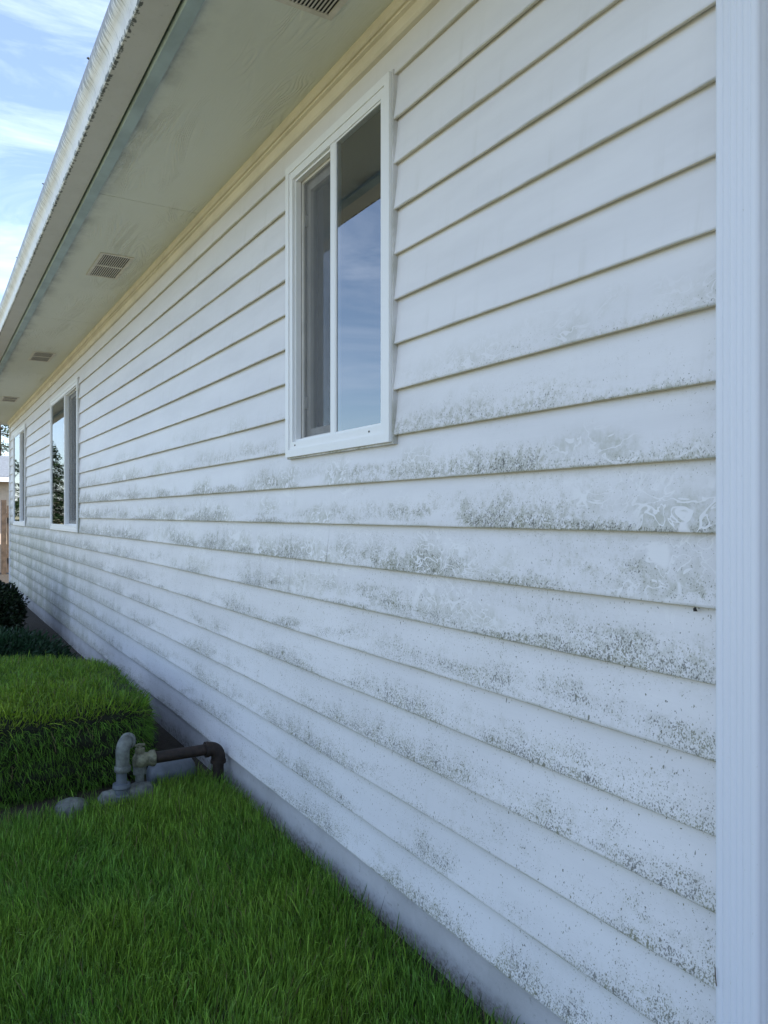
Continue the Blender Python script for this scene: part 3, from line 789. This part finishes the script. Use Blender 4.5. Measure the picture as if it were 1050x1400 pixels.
def lawn(name, x0, x1, y0, y1, n, ln, wd, edge, tone=(0.118, 0.262, 0.038)):
    x = rng.uniform(x0, x1, n); y = rng.uniform(y0, y1, n)
    f1 = fbm(x, y, 7.0, 3); f2 = fbm(x, y, 22.0, 5)
    keep = rng.random(n) < (0.78 + 0.35 * f2).clip(0.15, 1)
    keep &= x < edge + 0.018 * fbm(x, y, 16.0, 8) + 0.012 * rng.normal(size=n)
    # bare strip in front of the hedge and round the fittings
    lim = 3.24 + 0.08 * (x > -0.3) + 0.06 * fbm(x, y, 9.0, 12) + 0.03 * rng.normal(size=n)
    keep &= (y < lim) | (x < -2.6)
    keep &= ~((abs(x + 0.45) < 0.10) & (abs(y - 3.22) < 0.05))
    x, y, f1, f2 = x[keep], y[keep], f1[keep], f2[keep]; n = len(x)
    P = np.stack([x, y, np.full(n, 0.034)], 1)
    N = np.stack([0.26*rng.normal(size=n) + 0.16*fbm(x, y, 5.0, 21), 0.26*rng.normal(size=n) + 0.16*fbm(x, y, 5.0, 22), np.ones(n)], 1); N /= np.linalg.norm(N, axis=1, keepdims=True)
    length = ln * (1 + 0.26*rng.normal(size=n) + 0.22*f1 + 0.12*f2).clip(0.3, 2.0)
    length *= 1 + 0.12 * np.clip((y - 2.75) / 0.4, 0, 1) * (x > -2.2)
    width = wd * rng.uniform(0.6, 1.3, n)
    bend = np.abs(rng.normal(0.25, 0.26, n)).clip(0, 1.1)
    lean = np.stack([0.6*fbm(x, y, 10.0, 31), 0.6*fbm(x, y, 10.0, 32), np.zeros(n)], 1)
    t = (0.5 + 0.7*f1 + 0.3*rng.normal(size=n)).clip(0, 1)
    C = green(n, tone, 0.38, 0.55, t)
    V, F, C2 = blades(P, N, length, width, bend, C, lean)
    o = np_mesh(name, V, F, M['grass'], attr=C2)
    return o
o = lawn('grass', -2.2, -0.03, 0.55, 3.40, 230000, 0.064, 0.0023, -0.045)
tag(o, 'dense green lawn grass growing along the foot of the wall', 'grass', kind='stuff')
o = lawn('grass', -9.0, -2.2, -2.0, 14.0, 26000, 0.075, 0.0075, -2.2, (0.16, 0.145, 0.060))  # unseen yard blades, dry tint chosen for the warm bounce
tag(o, 'unseen yard grass past the hedge, coloured dry for warm bounce light', 'grass', kind='stuff')
# a few long dry stalks leaning on the skirt board
for i, (x, y) in enumerate(((-0.085, 1.18), (-0.075, 1.52), (-0.07, 1.9), (-0.075, 2.35), (-0.07, 2.75))):
    a = random.uniform(-0.03, 0.03)
    s_ = MB().tube([(x, y, 0), (x + 0.02, y + a * 0.4, 0.06), (x + 0.045, y + a, 0.115 + 0.02 * random.random())], [0.0011, 0.0009, 0.0003], 5).build('grass_stalk', M['core'])
    tag(s_, 'thin dark grass stalk leaning towards the grey skirt board', 'grass stalk', 'stalks along the skirt board')

# ------------------------------------------------------------------ hedge
def superbox(n, c, h, p=7.0):
    """random points on a rounded box with normals"""
    d = rng.normal(size=(n * 3, 3)); d /= np.linalg.norm(d, axis=1, keepdims=True)
    q = (np.abs(d) ** p).sum(1) ** (-1 / p)
    S = d * q[:, None]
    # even out by area weight
    wgt = np.prod(np.array(h)) * np.sqrt((np.abs(S) ** (2*(p-1)) / np.array(h) ** 2).sum(1)) * q ** 2
    wgt /= np.quantile(wgt, 0.95)
    S = S[rng.random(len(S)) < wgt][:n]
    Nn = np.sign(S) * np.abs(S) ** (p - 1) / np.array(h); Nn /= np.linalg.norm(Nn, axis=1, keepdims=True)
    return S * np.array(h) + np.array(c), Nn
HC = (-1.46, 4.17, 0.19); HH = (1.25, 0.69, 0.215)
hedge = empty('hedge', (HC[0], HC[1], 0))
tag(hedge, 'low clipped hedge with long grassy green shoots beside the wall', 'hedge')
def hlocal(V): return V - np.array([HC[0], HC[1], 0])
# dark twiggy core
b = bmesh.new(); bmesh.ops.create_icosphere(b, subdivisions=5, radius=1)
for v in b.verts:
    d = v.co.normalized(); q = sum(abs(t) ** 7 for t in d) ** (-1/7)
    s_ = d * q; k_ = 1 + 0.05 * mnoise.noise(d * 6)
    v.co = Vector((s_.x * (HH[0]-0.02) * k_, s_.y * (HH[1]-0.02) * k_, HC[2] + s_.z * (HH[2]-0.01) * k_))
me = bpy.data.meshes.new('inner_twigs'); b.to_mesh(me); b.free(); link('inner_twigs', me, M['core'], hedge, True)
P, N = superbox(150000, HC, HH)
ok = (P[:, 2] > 0.0) & (N[:, 2] > -0.5) & ((N[:, 2] > 0.35) | (rng.random(len(P)) < 0.95))
P, N = P[ok], N[ok]; n = len(P)
f = fbm(P[:, 0] + P[:, 2], P[:, 1] + P[:, 2]*1.3, 9.0, 41); f3 = fbm(P[:, 0]*1.2, P[:, 1], 3.0, 43)
P = P + N * (0.022 * f + 0.018 * f3)[:, None] - N * 0.02
sidef = (N[:, 2] < 0.35)
D = np.where(sidef[:, None], N * 0.55 + np.array([0, 0, -0.35]), N * 0.75 + np.array([0, 0, 0.55])) + rng.normal(size=(n, 3)) * 0.30; D /= np.linalg.norm(D, axis=1, keepdims=True)
t = (0.5 + 0.7*f3 + 0.3*rng.normal(size=n)).clip(0, 1.2)
C = green(n, (0.105, 0.235, 0.028), 0.34, 0.9, t * (N[:, 2] > 0.3))
ln = 0.048 * (1 + 0.3*rng.normal(size=n) + 0.2*f).clip(0.4, 1.9)
ln = ln * np.where(sidef, 0.75, 1.0)
lean = np.stack([rng.normal(size=n)*0.3, rng.normal(size=n)*0.3, np.where(N[:, 2] < 0.5, -0.75, -0.15)], 1)
V, F, C2 = blades(P, D, ln, np.where(sidef, 0.0022, 0.0030) * rng.uniform(0.6, 1.3, n), np.abs(rng.normal(0.45, 0.3, n)).clip(0, 1.2), C, lean)
fo = np_mesh('foliage', hlocal(V), F, M['grass'], hedge, attr=C2); tag(fo, kind='stuff')

# ------------------------------------------------------------------ shrubs, trees
def leaf_cloud(pts, nrm, size, colr, var, mat, name, parent, aspect=0.5):
    n = len(pts)
    d = nrm + rng.normal(size=(n, 3)) * 0.6; d /= np.linalg.norm(d, axis=1, keepdims=True)
    s = np.cross(d, rng.normal(size=(n, 3))); s /= np.linalg.norm(s, axis=1, keepdims=True)
    l_ = (size * rng.uniform(0.6, 1.4, n))[:, None]
    V = np.stack([pts, pts + d*l_*0.5 + s*l_*aspect*0.5, pts + d*l_, pts + d*l_*0.5 - s*l_*aspect*0.5], 1).reshape(-1, 3)
    F = np.arange(n*4).reshape(-1, 4)
    C = np.repeat((np.array(colr)[None] * (1 + var*rng.normal(size=(n, 1))).clip(0.3, 2)), 4, 0)
    o = np_mesh(name, V, F, mat, parent, attr=C); tag(o, kind='stuff')
    return o
def shrub(name, label, c, h, n, size, colr, cat='shrub', aspect=0.5, spiky=0.35):
    e = empty(name, (c[0], c[1], 0)); tag(e, label, cat)
    st = MB()
    for i in range(7):
        a = i * 0.9 + random.random(); st.tube([(0, 0, -0.03), (math.cos(a)*h[0]*0.35, math.sin(a)*h[1]*0.35, h[2]*0.7), (math.cos(a)*h[0]*0.7, math.sin(a)*h[1]*0.7, h[2]*1.35)], [0.014, 0.010, 0.004], 6)
    st.build('stems', M['bark'], e)
    d = rng.normal(size=(n, 3)); d /= np.linalg.norm(d, axis=1, keepdims=True)
    lum = 1 + 0.22 * fbm(d[:, 0]*2 + d[:, 2], d[:, 1]*2 - d[:, 2], 2.5, int(c[1]*10)) 
    r_ = (0.45 + 0.55 * rng.random(n) ** 0.5) * lum
    P = d * r_[:, None] * np.array(h) + np.array([0, 0, c[2]])
    ok = P[:, 2] > 0.01
    leaf_cloud(P[ok], d[ok] * 1.0 + np.array([0, 0, spiky]), size, colr, 0.3, M['leaf'], 'foliage', e, aspect)
    return e
shrub('juniper_bush', 'low dark spreading evergreen bush behind the grassy hedge', (-0.92, 5.75, 0.20), (0.66, 0.60, 0.25), 30000, 0.045, (0.018, 0.050, 0.022), 'bush', 0.22, 0.5)
shrub('dark_shrub', 'rounded dark shrub against the wall near the far windows', (-0.78, 8.3, 0.28), (0.48, 0.75, 0.35), 26000, 0.035, (0.012, 0.026, 0.010), 'shrub', 0.5)
shrub('dark_shrub', 'second dark shrub under the window at the far corner', (-1.0, 10.2, 0.30), (0.50, 0.60, 0.36), 16000, 0.04, (0.013, 0.028, 0.010), 'shrub', 0.5)

def conifer(label, loc, H, Rb, colr, n=26, per=520):
    e = empty('conifer_tree', loc); tag(e, label, 'tree', 'trees in the yard')
    MB().tube([(0,0,-0.2), (0,0,H*0.4), (0.05,0,H*0.97)], [H*0.022, H*0.015, 0.015], 9).build('trunk', M['bark'], e, smooth=True)
    br = MB(); PP, NN = [], []
    for i in range(n * 6):
        z = H * (0.08 + 0.91 * (i / (n*6)) ** 0.92); rr = Rb * (1 - z / H) ** 0.85 * random.uniform(0.65, 1.12) + 0.05
        a = random.uniform(0, 6.283); tip = Vector((math.cos(a)*rr, math.sin(a)*rr, z - rr * random.uniform(0.05, 0.35))); root = Vector((0, 0, z))
        br.tube([root, root.lerp(tip, 0.5) + Vector((0,0,rr*0.05)), tip], [0.025, 0.014, 0.004], 4)
        m = int(per * (0.25 + rr / Rb) * 0.25)
        tt = rng.random(m) ** 0.7
        base = np.array(root)[None] * (1-tt[:, None]) + np.array(tip)[None] * tt[:, None]
        sd = np.array([-math.sin(a), math.cos(a), 0]); off = rng.normal(size=m) * 0.22 * rr * (1.15 - tt) * 0.7
        PP.append(base + sd[None]*off[:, None] + rng.normal(size=(m, 3)) * 0.05 - np.array([0,0,1])*np.abs(rng.normal(size=(m,1)))*0.06)
        NN.append(np.tile(np.array([math.cos(a), math.sin(a), -0.25]), (m, 1)) + sd[None]*np.sign(off)[:, None]*0.7)
    br.build('branches', M['bark'], e)
    leaf_cloud(np.concatenate(PP), np.concatenate(NN), 0.17, colr, 0.3, M['needle'], 'crown', e, 0.28)
    return e
conifer('dark conifer out in the yard, mirrored in the middle window', (-4.6, 46, 0), 6.0, 2.4, (0.030, 0.060, 0.022))
conifer('broad conifer beyond the neighbouring house roof', (2.6, 50, 0), 10.5, 3.4, (0.050, 0.080, 0.028), 22)
conifer('shorter bluish conifer far down the yard', (-11.5, 50, 0), 7.0, 2.4, (0.030, 0.055, 0.030), 20)
conifer('slim conifer standing in line with the far corner window', (-3.0, 55, 0), 8.0, 2.4, (0.032, 0.060, 0.024), 20)

# ------------------------------------------------------------------ beyond the corner
nb = empty('neighbour_house', (4, 36, 0)); tag(nb, 'sunlit cream house with slate coloured roof past the far corner', 'house')
def npart(mb_, name, mat, parent=nb, bevel=0):
    o = mb_.build(name, M[mat], parent, bevel=bevel); o.data.transform(Matrix.Translation((-4, -36, 0))); return o
npart(MB().box(-1.0, 9.0, 34, 41, -0.1, 2.6), 'wall', 'stucco')
m_ = MB(); prf = [(33.4, 2.55), (37.5, 3.6), (41.6, 2.55), (41.6, 2.70), (37.5, 3.76), (33.4, 2.70)]
a_ = [m_.bm.verts.new((-1.5, y, z)) for y, z in prf]; b_ = [m_.bm.verts.new((9.5, y, z)) for y, z in prf]
for i in range(6): m_.bm.faces.new((a_[i], a_[(i+1)%6], b_[(i+1)%6], b_[i]))
m_.bm.faces.new(a_[::-1]); m_.bm.faces.new(b_)
npart(m_, 'roof', 'shingle')
npart(MB().box(-1.5, 9.5, 33.33, 33.396, 2.48, 2.66), 'fascia', 'vinyl')
for xa in (2.4, 5.9):
    wf = npart(MB().box(xa, xa + 1.4, 33.95, 33.997, 1.0, 2.1), 'window', 'vinyl')
    npart(MB().box(xa + 0.06, xa + 1.34, 33.94, 33.949, 1.06, 2.04), 'pane', 'shadowline', wf)
fe = empty('wooden_fence', (0.2, 17, 0)); tag(fe, 'brown weathered plank fence behind the far corner of the house', 'fence')
def fpart(mb_, name, parent=fe, bevel=0.004):
    o = mb_.build(name, M['wood'], parent, bevel=bevel); o.data.transform(Matrix.Translation((-0.2, -17, 0))); return o
for x in (0.165, 2.2, 4.2):
    fpart(MB().box(x, x + 0.09, 16.95, 17.04, -0.3, 1.50), 'post')
for z in (0.35, 1.15):
    fpart(MB().box(0.256, 4.3, 17.0, 17.035, z, z + 0.09), 'rail')
x = 0.27
while x < 4.3:
    fpart(MB().box(x, x + 0.135, 17.037, 17.055, 0.06, 1.40 + random.uniform(-0.01, 0.01)), 'plank'); x += 0.142
